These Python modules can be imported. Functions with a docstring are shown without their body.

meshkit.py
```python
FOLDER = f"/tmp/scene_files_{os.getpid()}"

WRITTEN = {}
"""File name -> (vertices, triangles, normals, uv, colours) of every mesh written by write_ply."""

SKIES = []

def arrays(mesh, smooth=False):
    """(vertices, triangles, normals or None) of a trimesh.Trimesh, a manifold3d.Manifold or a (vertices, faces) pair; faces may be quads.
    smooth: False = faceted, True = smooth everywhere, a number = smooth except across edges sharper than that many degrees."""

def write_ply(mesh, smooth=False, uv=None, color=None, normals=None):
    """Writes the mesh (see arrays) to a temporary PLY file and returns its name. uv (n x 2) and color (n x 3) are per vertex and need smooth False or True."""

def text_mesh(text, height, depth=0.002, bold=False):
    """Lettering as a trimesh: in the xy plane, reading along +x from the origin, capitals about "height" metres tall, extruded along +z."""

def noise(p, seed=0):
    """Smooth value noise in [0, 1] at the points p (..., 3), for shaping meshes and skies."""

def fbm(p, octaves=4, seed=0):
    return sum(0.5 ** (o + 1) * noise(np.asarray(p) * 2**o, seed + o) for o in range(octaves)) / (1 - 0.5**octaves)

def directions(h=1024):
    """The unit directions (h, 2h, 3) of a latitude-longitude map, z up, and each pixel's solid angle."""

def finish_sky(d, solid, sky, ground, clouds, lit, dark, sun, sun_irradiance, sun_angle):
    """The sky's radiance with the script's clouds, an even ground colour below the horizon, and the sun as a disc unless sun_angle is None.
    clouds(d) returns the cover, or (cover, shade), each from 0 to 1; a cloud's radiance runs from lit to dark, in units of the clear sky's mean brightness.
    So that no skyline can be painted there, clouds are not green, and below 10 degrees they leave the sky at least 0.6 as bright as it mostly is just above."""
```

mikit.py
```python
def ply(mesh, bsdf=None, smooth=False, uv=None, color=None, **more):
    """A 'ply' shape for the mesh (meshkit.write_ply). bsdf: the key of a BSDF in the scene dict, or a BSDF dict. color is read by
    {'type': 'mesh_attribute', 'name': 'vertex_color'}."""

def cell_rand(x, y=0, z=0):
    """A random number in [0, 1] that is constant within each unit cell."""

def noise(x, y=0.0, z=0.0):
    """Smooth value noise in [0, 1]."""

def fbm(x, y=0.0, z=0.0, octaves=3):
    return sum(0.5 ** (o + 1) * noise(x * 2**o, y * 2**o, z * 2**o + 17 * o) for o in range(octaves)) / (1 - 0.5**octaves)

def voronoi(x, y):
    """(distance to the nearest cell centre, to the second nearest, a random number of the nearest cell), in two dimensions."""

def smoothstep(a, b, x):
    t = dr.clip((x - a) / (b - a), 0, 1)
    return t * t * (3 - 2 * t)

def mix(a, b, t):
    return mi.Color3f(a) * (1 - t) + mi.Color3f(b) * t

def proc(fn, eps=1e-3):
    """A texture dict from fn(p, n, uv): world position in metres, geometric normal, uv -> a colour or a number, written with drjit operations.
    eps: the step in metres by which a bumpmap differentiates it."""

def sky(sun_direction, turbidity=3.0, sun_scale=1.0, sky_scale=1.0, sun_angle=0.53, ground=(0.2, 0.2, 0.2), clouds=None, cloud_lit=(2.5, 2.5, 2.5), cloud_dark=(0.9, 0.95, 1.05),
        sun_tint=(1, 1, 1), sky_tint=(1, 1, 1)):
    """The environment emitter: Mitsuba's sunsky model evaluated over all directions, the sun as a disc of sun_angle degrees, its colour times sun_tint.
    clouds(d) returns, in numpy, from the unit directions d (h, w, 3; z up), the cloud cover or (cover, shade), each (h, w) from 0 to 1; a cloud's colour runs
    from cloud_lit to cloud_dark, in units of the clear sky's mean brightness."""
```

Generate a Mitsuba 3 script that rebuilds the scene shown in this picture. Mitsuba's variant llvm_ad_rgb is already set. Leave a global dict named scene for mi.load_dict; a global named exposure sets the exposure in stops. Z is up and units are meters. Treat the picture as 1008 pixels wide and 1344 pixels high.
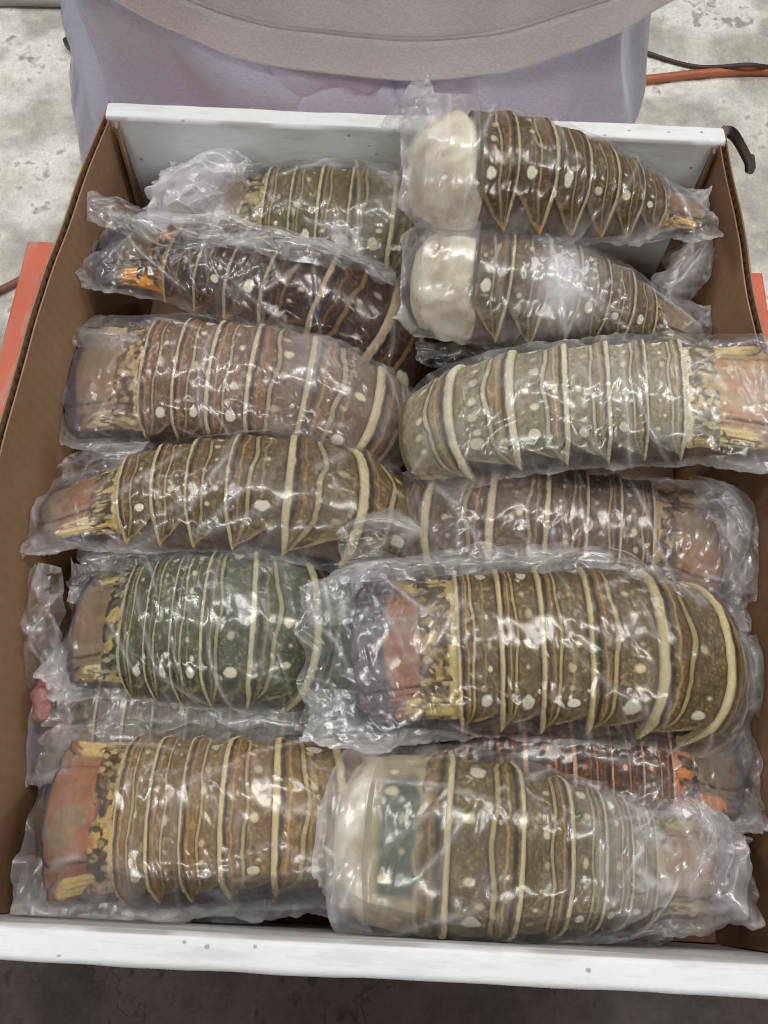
import math, numpy as np, trimesh, mitsuba as mi, drjit as dr, mikit, meshkit
from manifold3d import Manifold
from mikit import proc, noise, fbm, voronoi, cell_rand, smoothstep, mix
T = mi.ScalarTransform4f
scene, labels = {}, {}

# ------------------------------------------------------------------ camera, lamps, exposure
scene['camera'] = {'type': 'perspective', 'fov': 46.86, 'fov_axis': 'x', 'near_clip': 0.02, 'far_clip': 60.0,
                   'to_world': T().look_at(origin=[-0.0038, 0.0320, 1.2038], target=[-0.0116, 0.4239, 0.2838], up=[-0.0455, 0.9189, 0.3918])}
exposure = -0.13
LAMP_Z = 3.0
LAMP_POWER = 74.0
LAMP_SPOTS = [(-1.7, 0.95), (0.15, 0.95), (1.9, 0.95), (-1.9, 2.4), (0.1, 2.4), (2.0, 2.4), (-1.2, -1.6), (1.3, -1.6)]  # the unseen row behind the viewer is added to brighten the person


# ------------------------------------------------------------------ helpers
def add(key, mesh, bsdf, smooth=False, uv=None, label=None, cat=None, group=None, kind=None):
    base, n = key, 0
    while key in scene:
        n += 1
        key = f'{base}_{n:03d}'
    scene[key] = mikit.ply(mesh, bsdf, smooth, uv=uv)
    tag(key, label, cat, group, kind)
    return key


def tag(key, label=None, cat=None, group=None, kind=None):
    d = {k: v for k, v in (('label', label), ('category', cat), ('group', group), ('kind', kind)) if v}
    if d:
        labels[key] = d


def grid_faces(n, m, close_m=False):
    i, j = np.meshgrid(np.arange(n - 1), np.arange(m if close_m else m - 1), indexing='ij')
    k = (j + 1) % m
    a, b, c, d = i * m + j, (i + 1) * m + j, (i + 1) * m + k, i * m + k
    return np.vstack([np.stack([a, b, c], -1).reshape(-1, 3), np.stack([a, c, d], -1).reshape(-1, 3)])


def box(x0, x1, y0, y1, z0, z1, bevel=0.0):
    e = np.array([x1 - x0, y1 - y0, z1 - z0], float)
    c = np.array([x0 + x1, y0 + y1, z0 + z1]) / 2
    if bevel <= 0:
        m = trimesh.creation.box(e)
        m.apply_translation(c)
        return m
    b = bevel
    pts = []
    for s in np.ndindex(2, 2, 2):
        sg = np.array(s) * 2 - 1
        for ax in range(3):
            p = sg * (e / 2 - b)
            p[ax] = sg[ax] * e[ax] / 2
            pts.append(p)
            q = sg * (e / 2 - b * 0.3)
            q[ax] = sg[ax] * (e[ax] / 2 - b * 0.3)
            pts.append(sg * (e / 2 - b * 0.42))
    m = trimesh.convex.convex_hull(np.array(pts) + c)
    return m


def cat(ms):
    return trimesh.util.concatenate(ms)


def tube(points, r, sides=10, sub=8):
    p = np.asarray(points, float)
    from scipy.interpolate import CubicSpline
    t = np.arange(len(p))
    tt = np.linspace(0, len(p) - 1, (len(p) - 1) * sub + 1)
    q = CubicSpline(t, p)(tt) if len(p) > 2 else np.stack([np.interp(tt, t, p[:, k]) for k in range(3)], -1)
    d = np.gradient(q, axis=0)
    d /= np.linalg.norm(d, axis=1, keepdims=True)
    a = np.cross(d, np.where(np.abs(d[:, 2:]) < 0.9, [0, 0, 1.0], [1.0, 0, 0]))
    a /= np.linalg.norm(a, axis=1, keepdims=True)
    b = np.cross(d, a)
    ang = np.arange(sides) * 2 * np.pi / sides
    v = q[:, None] + r * (np.cos(ang)[None, :, None] * a[:, None] + np.sin(ang)[None, :, None] * b[:, None])
    return trimesh.Trimesh(v.reshape(-1, 3), grid_faces(len(q), sides, True), process=False)


def sst(a, b, x):
    t = np.clip((x - a) / (b - a), 0, 1)
    return t * t * (3 - 2 * t)


def ridged(p, seed=0):
    return 1 - np.abs(2 * meshkit.noise(p, seed) - 1)


# ------------------------------------------------------------------ materials
def gather(table, idx):
    return dr.gather(mi.Float, mi.Float([float(x) for x in table]), mi.UInt32(dr.clip(idx, 0, len(table) - 1)))


def gather3(table, idx):
    return mi.Color3f(*[gather([row[k] for row in table], idx) for k in range(3)])


#             body                    line                  edge / hooks          frost
PALETTE = [((.062, .040, .016), (.44, .32, .13), (.66, .38, .09)),   # 0 upper right, brown with orange
           ((.085, .060, .030), (.44, .36, .19), (.52, .39, .17)),   # 1
           ((.078, .062, .020), (.38, .31, .12), (.38, .30, .12)),   # 2 top left olive
           ((.024, .009, .008), (.22, .12, .040), (.66, .27, .03)),   # 3 dark maroon
           ((.135, .070, .042), (.52, .41, .24), (.46, .34, .17)),   # 4 pinkish brown
           ((.095, .065, .028), (.48, .39, .19), (.62, .44, .15)),   # 5
           ((.040, .042, .015), (.42, .40, .20), (.46, .36, .13)),   # 6 green
           ((.060, .046, .024), (.28, .23, .13), (.30, .24, .12)),   # 7
           ((.150, .092, .030), (.56, .42, .16), (.54, .37, .12)),   # 8 warm brown
           ((.100, .074, .032), (.48, .39, .17), (.40, .32, .13)),   # 9
           ((.105, .070, .030), (.52, .41, .16), (.54, .40, .14)),   # 10
           ((.080, .042, .024), (.42, .31, .16), (.46, .32, .14)),   # 11
           ((.225, .198, .118), (.70, .65, .45), (.62, .46, .18)),   # 12 pale olive
           ((.030, .015, .009), (.48, .15, .025), (.54, .17, .025))]   # 13 dark with orange


def shell_colour(p, n, uv):
    u = uv.x
    tail = dr.floor(u / 32.0)
    r = u - tail * 32.0
    seg = dr.floor(r / 2.0)
    s = r - seg * 2.0 - 0.4
    t = uv.y
    at = dr.abs(t)
    base, line, edge = (gather3([row[k] for row in PALETTE], tail) for k in range(3))
    key = tail * 13.0 + seg
    w1 = (fbm(t * 5.0, key, 0.0) - 0.5)
    w2 = (noise(t * 16.0, key, 5.0) - 0.5)
    sw = s + 0.05 * w1 + 0.022 * w2
    m = fbm(p.x * 420.0, p.y * 420.0, p.z * 420.0, 3)
    m2 = fbm(p.x * 90.0, p.y * 90.0, p.z * 90.0, 2)
    c = base * (0.55 + 0.55 * m2 + 0.45 * m)
    pw = smoothstep(0.50, 0.72, fbm(p.x * 700.0, p.y * 700.0, p.z * 700.0, 2))
    c = mix(c, line * 0.62, pw * (0.20 + 0.42 * smoothstep(0.35, 0.65, m2)))
    # fine pale freckles
    f1, f2, fr = voronoi(s * 15.0 + key * 7.0, t * 38.0)
    c = mix(c, line * 0.8, smoothstep(0.26, 0.12, f1) * smoothstep(0.35, 0.6, fr) * 0.42)
    f1, f2, fr = voronoi(s * 6.0 + key * 3.0 + 40.0, t * 13.0)
    c = mix(c, base * 0.5, smoothstep(0.5, 0.1, f1) * smoothstep(0.45, 0.7, fr) * 0.55)
    # strip between the two pale lines, a little warmer and finely dotted
    c = mix(c, c * mi.Color3f(1.15, 0.95, 0.75), smoothstep(0.10, 0.14, sw) * smoothstep(0.42, 0.38, sw))
    # dark seams beside the lines
    d1 = smoothstep(0.20, 0.16, sw) * smoothstep(0.10, 0.13, sw)
    thin = 0.34 + 0.13 * cell_rand(tail, 21.0) + 0.03 * cell_rand(key, 22.0) + 0.075 * smoothstep(0.22, 0.0, at) + 0.035 * w1
    e = dr.abs(sw - thin)
    d2 = smoothstep(0.085, 0.055, e)
    c = mix(c, base * 0.28, dr.maximum(d1, d2 * 0.7))
    # the lines
    fade = 0.75 + 0.25 * noise(t * 9.0, key, 9.0)
    side = smoothstep(0.50, 0.95, at)
    thick_w = 0.058 + 0.045 * cell_rand(key, 31.0) + 0.035 * w1 + 0.12 * side
    c = mix(c, mix(line, mi.Color3f(.52, .48, .36), 0.35) * (0.62 + 0.35 * m + 0.40 * m2), smoothstep(thick_w + 0.022, thick_w - 0.012, sw))
    c = mix(c, base * 0.3, smoothstep(0.012, -0.03, s))
    c = mix(c, line * (0.65 + 0.3 * m), smoothstep(0.042 + 0.05 * side, 0.022 + 0.05 * side, e) * fade * 0.9)
    # a fainter hairline, pale hook margins on the flank
    h1 = dr.abs(sw - 0.235 - 0.03 * cell_rand(key, 33.0) + 0.02 * w2)
    c = mix(c, line * 0.75, smoothstep(0.028, 0.010, h1) * (0.25 + 0.5 * cell_rand(key, 34.0)) * fade)
    c = mix(c, base * 0.35, smoothstep(0.93, 1.0, s) * (1.0 - side) * 0.8)  # shadow under the overlapping next plate, darkened into the shell colour
    h2 = dr.abs(sw - 0.60 - 0.06 * cell_rand(key, 35.0) + 0.03 * w2)
    c = mix(c, line * 0.7, smoothstep(0.030, 0.010, h2) * smoothstep(0.45, 0.75, cell_rand(key, 36.0)) * 0.55 * fade)
    c = mix(c, line, smoothstep(0.84, 0.92, s) * side * 0.9)
    # bluish green stain on the foremost plate of the tail nearest the front, and a green tinge on the green one
    gs = dr.select((tail > 8.5) & (tail < 9.5) & (seg > 4.5), 1.0, 0.0) * smoothstep(0.30, 0.5, s + 0.3 * w1)
    c = mix(c, mi.Color3f(.46, .40, .27) * (0.7 + 0.5 * m2), gs * 0.75)
    c = mix(c, mi.Color3f(.045, .070, .050) * (0.5 + 0.9 * m2), gs * smoothstep(0.47, 0.30, at + 0.3 * w1) * smoothstep(0.95, 0.80, s) * smoothstep(0.38, 0.48, s + 0.2 * w1) * 0.9)
    # white spots, a large one on each flank and a row of small ones
    tt = 0.50 + 0.05 * (cell_rand(key, 3.0) - 0.5)
    big = dr.sqrt(dr.square((s - 0.68) / 0.125) + dr.square((at - tt) / (0.046 + 0.03 * cell_rand(key, 51.0)))) + 0.35 * w2
    has = dr.select(cell_rand(key, 8.0 + dr.sign(t)) > 0.3, 1.0, 0.0) * dr.select((tail > 8.5) & (tail < 9.5) & (seg > 4.5), 0.0, 1.0)
    k = t * 6.5 + 0.3 * cell_rand(key, 4.0)
    kc = dr.floor(k)
    rad = 0.07 + 0.12 * cell_rand(kc, key, 2.0)
    sm = dr.sqrt(dr.square((s - 0.68 - 0.22 * (cell_rand(kc, key, 5.0) - 0.5)) * 2.6) + dr.square(k - kc - 0.5)) + 0.08 * w2
    small = smoothstep(rad + 0.10, rad - 0.07, sm + 0.10 * (m - 0.5)) * smoothstep(0.62, 0.52, at) * dr.select(cell_rand(kc, key, 6.0) > 0.3, 1.0, 0.0)
    white = mi.Color3f(.78, .74, .58)
    c = mix(c, mix(line * 1.2, white, 0.5), small * (0.35 + 0.6 * cell_rand(kc, key, 61.0)))
    c = mix(c, base * 0.35, smoothstep(1.45, 1.15, big) * has * 0.7)
    c = mix(c, white, smoothstep(1.25, 0.75, big + 0.5 * (m - 0.5)) * has * (0.6 + 0.4 * cell_rand(key, 62.0 + dr.sign(t))))
    # flank: mottled, then the pale hooks
    fl = smoothstep(0.60, 0.74, at + 0.05 * w2)
    mot = smoothstep(0.42, 0.58, fbm(p.x * 260.0, p.y * 260.0, p.z * 260.0, 2))
    c = mix(c, mix(c * 0.8, line, mot * 0.75), fl * 0.45 * smoothstep(0.5, 0.7, s))
    c = mix(c, edge, smoothstep(0.85, 0.93, at + 0.04 * w2))
    return c


def fan_colour(p, n, uv):
    tail = dr.floor(uv.x / 32.0)
    r = uv.x - tail * 32.0
    blade = dr.floor(r / 2.0)
    s = r - blade * 2.0 - 0.4          # 0 tip, 1 base
    t = uv.y                            # -1 .. 1 across the blade
    base, line, edge = (gather3([row[k] for row in PALETTE], tail) for k in range(3))
    tipd = gather([.0, .0, .1, .30, .17, .04, .1, .2, .03, .0, .34, .1, .0, .1], tail)
    lum = gather([1, 1, 1, .5, 1, 1, .8, .8, 1.1, 1.1, 1.0, 1, 1.75, .7], tail)
    red = gather([.3, .3, .3, .1, .45, .45, .2, .4, .95, .25, .9, .55, .35, .5], tail)
    g = fbm(s * 2.2 + blade, t * 2.5, tail, 3)
    streak = fbm(s * 1.5, t * 7.0, tail + blade, 2)
    warm = mix(mi.Color3f(.25, .19, .11), mi.Color3f(.28, .105, .045), dr.clip(red * (0.25 + 1.3 * smoothstep(0.30, 0.68, g)), 0, 1)) * lum
    c = warm * (0.80 + 0.30 * (streak - 0.5) + 0.22 * noise(s * 9.0, t * 7.0, 3.0))
    c = mix(c, c * 0.7, smoothstep(0.35, 0.05, s + 0.25 * (g - 0.5)) * 0.6)
    c = mix(c, mi.Color3f(.030, .022, .042), smoothstep(0.03, -0.02, s - tipd + 0.05 * (g - 0.5)) * 0.92)
    # black and cream markings at the hard base
    q = fbm(s * 6.0 + tail * 5.0, t * (2.2 + 2.5 * cell_rand(tail, 41.0)) + blade * 3.0, tail, 3)
    mark = mix(mix(mi.Color3f(.020, .017, .02), base, cell_rand(tail, 42.0)), edge * 1.0, smoothstep(0.40, 0.60, q + 0.12 * (s - 0.8) + 0.10 * (cell_rand(tail, 43.0) - 0.5)))
    c = mix(c, mark, smoothstep(0.68, 0.86, s + 0.16 * (g - 0.5)) * 0.85)
    # the side blades are yellow with dark strokes running along them
    sw = fbm(s * 2.6 + tail, t * 1.5 + blade * 7.0, tail * 2.0, 2)
    ink = smoothstep(0.060, 0.025, dr.abs(sw - 0.50)) + 0.8 * smoothstep(0.60, 0.68, sw)
    stroke = mix(edge * (0.85 + 0.4 * streak) * mi.Color3f(1.0, 1.04, 1.15), mi.Color3f(.030, .024, .022), dr.clip(ink, 0, 1) * smoothstep(0.95, 0.6, dr.abs(t)) * 0.85)
    c = mix(c, stroke, dr.select(blade > 2.5, 1.0, 0.0) * smoothstep(tipd + 0.06, tipd + 0.16, s))
    return c


def fan_base_colour(p, n, uv):
    tail = dr.floor(uv.x / 32.0)
    s = uv.x - tail * 32.0 - 0.4
    t = uv.y
    base, line, edge = (gather3([row[k] for row in PALETTE], tail) for k in range(3))
    f1, f2, fr = voronoi(s * 2.4 + tail * 3.0 + 0.4 * noise(t * 9.0, tail), t * 11.0 + 0.5)
    q = fbm(s * 5.0, t * 14.0, tail * 3.0, 3)
    c = mix(base * (0.3 + 0.5 * cell_rand(tail, 44.0)), line * 0.85, smoothstep(0.50, 0.24, f1 + 0.35 * (q - 0.5)) * (0.30 + 0.6 * fr))
    c = mix(c, line * 1.05, smoothstep(0.66, 0.74, s + 0.1 * (q - 0.5)))
    c = mix(c, edge * (0.7 + 0.5 * q), smoothstep(0.56, 0.72, dr.abs(t)) * smoothstep(0.05, 0.11, dr.abs(fbm(s * 2.0, t * 6.0, tail + 4.0, 2) - 0.48)))
    return c


def meat_colour(p, n, uv):
    g = fbm(p.x * 70.0, p.y * 70.0, p.z * 70.0, 3)
    k = noise(p.x * 300.0, p.y * 60.0, p.z * 300.0)
    f = fbm(p.x * 60.0, p.y * 420.0, p.z * 420.0, 2)
    c = mix(mi.Color3f(.50, .42, .27), mi.Color3f(.84, .80, .66), smoothstep(0.25, 0.7, g)) * (0.80 + 0.14 * k + 0.2 * f)
    return mix(c, mi.Color3f(.34, .27, .16), smoothstep(0.60, 0.72, fbm(p.x * 150.0, p.y * 150.0, p.z * 150.0, 2)) * 0.35)


def film_opacity(p, n, uv):
    g = fbm(p.x * 55.0, p.y * 55.0, p.z * 55.0, 2)
    k = noise(p.x * 500.0, p.y * 500.0, p.z * 500.0)
    return dr.clip(uv.x * (0.55 + 0.7 * g + 0.25 * k), 0.03, 0.92)


def film_gloss(p, n, uv):
    return dr.clip(0.052 / film_opacity(p, n, uv), 0.0, 0.8)


def ice_colour(p, n, uv):
    g = noise(p.x * 700.0, p.y * 700.0, p.z * 700.0)
    return mi.Color3f(.72, .74, .76) * (0.8 + 0.25 * g)


def card_white(p, n, uv):
    g = fbm(p.x * 14.0, p.y * 14.0, p.z * 14.0, 3)
    k = noise(p.x * 420.0, p.y * 420.0, p.z * 420.0)
    f1, f2, r = voronoi(p.x * 120.0 + 9.0, p.y * 150.0 + p.z * 150.0)
    c = mi.Color3f(.75, .77, .80) * (0.90 + 0.13 * g + 0.05 * k)
    spot = smoothstep(0.17, 0.07, f1 + 0.12 * (k - 0.5)) * dr.select(r > 0.93, 1.0, 0.0)
    scuff = smoothstep(0.54, 0.70, fbm(p.x * 30.0, p.y * 160.0, p.z * 90.0, 4))
    c = mix(c, mi.Color3f(.42, .40, .40), scuff * 0.26)
    fold = smoothstep(0.0011, 0.0004, dr.abs(dr.abs(p.y - 0.2245) - 0.2118 + 0.0006 * (g - 0.5))) * smoothstep(0.812, 0.818, p.z)
    c = mix(c, mi.Color3f(.40, .385, .38), fold * (0.25 + 0.6 * smoothstep(0.4, 0.6, fbm(p.x * 40.0, 1.0, 2.0, 2))))
    fib = smoothstep(0.66, 0.74, fbm(p.x * 90.0, p.y * 700.0 + p.z * 700.0, 2.0, 2))
    c = mix(c, mi.Color3f(.52, .49, .46), fib * 0.16)
    shade_grime = smoothstep(0.820, 0.812, p.z + 0.004 * (g - 0.5)) * smoothstep(0.02, 0.012, p.y) * (0.45 + 0.5 * fbm(p.x * 22.0, p.z * 60.0, 5.0, 3))  # shade on the inner face of the front panel, painted blotchy grey
    c = mix(c, mi.Color3f(.30, .275, .27), shade_grime)
    return mix(c, mi.Color3f(.25, .22, .21), spot * 0.7)


def card_brown(p, n, uv):
    g = fbm(p.x * 20.0, p.y * 20.0, p.z * 20.0, 3)
    k = noise(p.x * 900.0, p.y * 240.0, p.z * 900.0)
    flute = 0.5 + 0.5 * dr.sin(p.y * 2 * math.pi / 0.0075)
    c = mi.Color3f(.28, .165, .092) * (0.72 + 0.4 * g + 0.14 * k) * (0.95 + 0.06 * flute)
    damp_and_shade = smoothstep(0.46, 0.60, fbm(p.x * 9.0 + 3.0, p.y * 9.0, p.z * 16.0, 3))
    return mix(c, mi.Color3f(.12, .058, .028), damp_and_shade * 0.65)


def card_edge(p, n, uv):
    k = noise(p.x * 600.0, p.y * 600.0, p.z * 600.0)
    return mi.Color3f(.20, .115, .065) * (0.7 + 0.5 * k)


def crate_red(p, n, uv):
    g = fbm(p.x * 16.0, p.y * 16.0, p.z * 16.0, 3)
    k = fbm(p.x * 160.0, p.y * 50.0, p.z * 160.0, 2)
    c = mi.Color3f(.62, .135, .075) * (0.85 + 0.25 * g)
    return mix(c, mi.Color3f(.55, .30, .24), smoothstep(0.5, 0.75, k) * 0.45)


def concrete(p, n, uv):
    a = fbm(p.x * 2.3, p.y * 2.3, 1.0, 4)
    b = fbm(p.x * 11.0 + 5.0, p.y * 11.0, 2.0, 4)
    d = fbm(p.x * 55.0, p.y * 55.0, 3.0, 3)
    k = noise(p.x * 330.0, p.y * 330.0)
    c = mix(mi.Color3f(.46, .44, .40), mi.Color3f(.80, .78, .735), smoothstep(0.38, 0.60, 0.40 * a + 0.60 * b))
    c = mix(c, mi.Color3f(.20, .185, .16), smoothstep(0.60, 0.74, b * 0.5 + d * 0.5) * 0.8)
    c = c * (0.66 + 0.46 * d + 0.20 * k)
    f1, f2, r = voronoi(p.x * 3.1 + 0.4 * b, p.y * 3.1 + 0.4 * d)
    c = mix(c, c * 0.55, smoothstep(0.035, 0.0, f2 - f1) * smoothstep(0.5, 0.62, a) * 0.8)
    stone = smoothstep(0.16, 0.10, voronoi(p.x * 38.0, p.y * 38.0)[0]) * dr.select(voronoi(p.x * 38.0, p.y * 38.0)[2] > 0.8, 1.0, 0.0)
    c = mix(c, mi.Color3f(.66, .64, .58), stone * 0.5)
    damp_and_shade = smoothstep(0.42, -0.02, p.y + 0.22 * (a - 0.5) + 0.10 * (b - 0.5))  # shade on the floor in front of the box, painted as dark colour
    return mix(c, c * mi.Color3f(.060, .040, .037), damp_and_shade * 0.97)


def concrete_rough(p, n, uv):
    a = fbm(p.x * 2.3, p.y * 2.3, 1.0, 4)
    return 0.42 + 0.4 * smoothstep(0.35, 0.6, a)


def concrete_bump(p, n, uv):
    return 0.004 * fbm(p.x * 40.0, p.y * 40.0, 0.0, 4) + 0.003 * fbm(p.x * 7.0, p.y * 7.0, 4.0, 2)


def weave(c0, c1, scale):
    def fn(p, n, uv):
        g = fbm(p.x * 13.0, p.y * 13.0, p.z * 13.0, 3)
        k = noise(p.x * scale, p.y * scale, p.z * scale)
        return mix(c0, c1, smoothstep(0.25, 0.75, g)) * (0.88 + 0.22 * k)
    return fn


def skin_colour(p, n, uv):
    g = fbm(p.x * 40.0, p.y * 40.0, p.z * 40.0, 3)
    return mix(mi.Color3f(.24, .12, .075), mi.Color3f(.33, .17, .11), g)


def tinted(r, g, b, v=0.25, sc=60.0):
    def fn(p, n, uv):
        return mi.Color3f(r, g, b) * (1 - v / 2 + v * fbm(p.x * sc, p.y * sc, p.z * sc, 3))
    return fn


def pr(fn, rough, **more):
    return {'type': 'twosided', 'b': {'type': 'principled', 'base_color': proc(fn), 'roughness': rough, **more}}


def shell_bump(p, n, uv):
    return fbm(p.x * 520.0, p.y * 520.0, p.z * 520.0, 2)


scene['mat_shell'] = pr(shell_colour, 0.6, specular=0.28)
scene['mat_fan'] = pr(fan_colour, 0.38, specular=0.5)
scene['mat_fan_base'] = pr(fan_base_colour, 0.42, specular=0.5)
scene['mat_belly'] = pr(tinted(.125, .088, .060, .7, 140.0), 0.5)
scene['mat_meat'] = pr(meat_colour, 0.45, specular=0.5)
scene['mat_film'] = {'type': 'mask', 'opacity': proc(film_opacity),
                     'b': {'type': 'twosided', 'b': {'type': 'blendbsdf', 'weight': proc(film_gloss),
                           'a': {'type': 'diffuse', 'reflectance': {'type': 'rgb', 'value': [.74, .725, .755]}},
                           'c': {'type': 'roughconductor', 'alpha': 0.042, 'distribution': 'ggx', 'material': 'none',
                                 'specular_reflectance': {'type': 'rgb', 'value': [.95, .95, .97]}}}}}
scene['mat_ice'] = pr(ice_colour, 0.35, specular=0.5)
scene['mat_white_card'] = pr(card_white, 0.42, specular=0.45)
scene['mat_brown_card'] = pr(card_brown, 0.62)
scene['mat_card_edge'] = pr(card_edge, 0.85)
scene['mat_red_plastic'] = pr(crate_red, 0.45)
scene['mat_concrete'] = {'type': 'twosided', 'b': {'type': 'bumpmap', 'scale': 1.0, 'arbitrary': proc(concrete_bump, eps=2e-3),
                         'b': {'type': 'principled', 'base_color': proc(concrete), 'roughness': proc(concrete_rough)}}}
scene['mat_trousers'] = pr(weave(mi.Color3f(.61, .60, .755), mi.Color3f(.72, .71, .84), 900.0), 0.85, sheen=0.3)
scene['mat_shirt'] = pr(weave(mi.Color3f(.70, .65, .655), mi.Color3f(.82, .77, .77), 900.0), 0.9, sheen=0.3)
scene['mat_seam'] = pr(tinted(.56, .52, .52), 0.8)
scene['mat_skin'] = pr(skin_colour, 0.5)
scene['mat_hair'] = pr(tinted(.02, .016, .014), 0.5)
scene['mat_boot'] = pr(tinted(.045, .043, .045), 0.45)
scene['mat_orange_cable'] = pr(tinted(.42, .13, .055), 0.5)
scene['mat_dark_cable'] = pr(tinted(.055, .035, .035), 0.5)
scene['mat_red_cable'] = pr(tinted(.20, .085, .065), 0.5)
scene['mat_black_strap'] = pr(tinted(.022, .018, .018), 0.4)
scene['mat_grey_metal'] = pr(tinted(.30, .29, .28), 0.5)
scene['mat_lamp_case'] = pr(tinted(.7, .7, .7), 0.5)

# ------------------------------------------------------------------ lamps on the ceiling, out of frame
for i, (x, y) in enumerate(LAMP_SPOTS):
    name = 'ceiling_lamp' + (f'_{i:03d}' if i else '')
    add(name + '__case', box(x - .64, x + .64, y - .11, y + .11, LAMP_Z + .012, LAMP_Z + .07, .01), 'mat_lamp_case')
    q = np.array([[x - .6, y - .04, LAMP_Z], [x - .6, y + .04, LAMP_Z], [x + .6, y + .04, LAMP_Z], [x + .6, y - .04, LAMP_Z]])
    scene[name + '__diffuser'] = {**mikit.ply(trimesh.Trimesh(q, [[0, 1, 2], [0, 2, 3]], process=False), 'mat_lamp_case'),
                                  'emitter': {'type': 'area', 'radiance': {'type': 'rgb', 'value': [k * LAMP_POWER * (.70 if y > 1.5 else 1.15 if y > 0 else 1.35) for k in (1.015, 1, .945)]}}}
    tag(name, 'long white fluorescent ceiling lamp, ' + ('left', 'middle', 'right')[int(x > -1.0) + int(x > 1.0)] + ' one ' + ('added unseen behind the viewer to light the person' if y < 0 else 'of the row above the person' if y < 1.5 else 'of the row farthest back'), 'ceiling lamp', 'ceiling lamps')

# ------------------------------------------------------------------ floor
fx = np.linspace(-14, 14, 3)
gx, gy = np.meshgrid(np.array([-14, -2, 2, 14.0]), np.array([-12, -1, 3, 16.0]), indexing='ij')
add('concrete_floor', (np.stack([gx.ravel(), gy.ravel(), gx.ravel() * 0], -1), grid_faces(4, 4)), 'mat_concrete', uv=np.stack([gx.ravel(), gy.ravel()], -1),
    label='worn grey concrete floor with pale and dark blotches', kind='structure')


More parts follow.
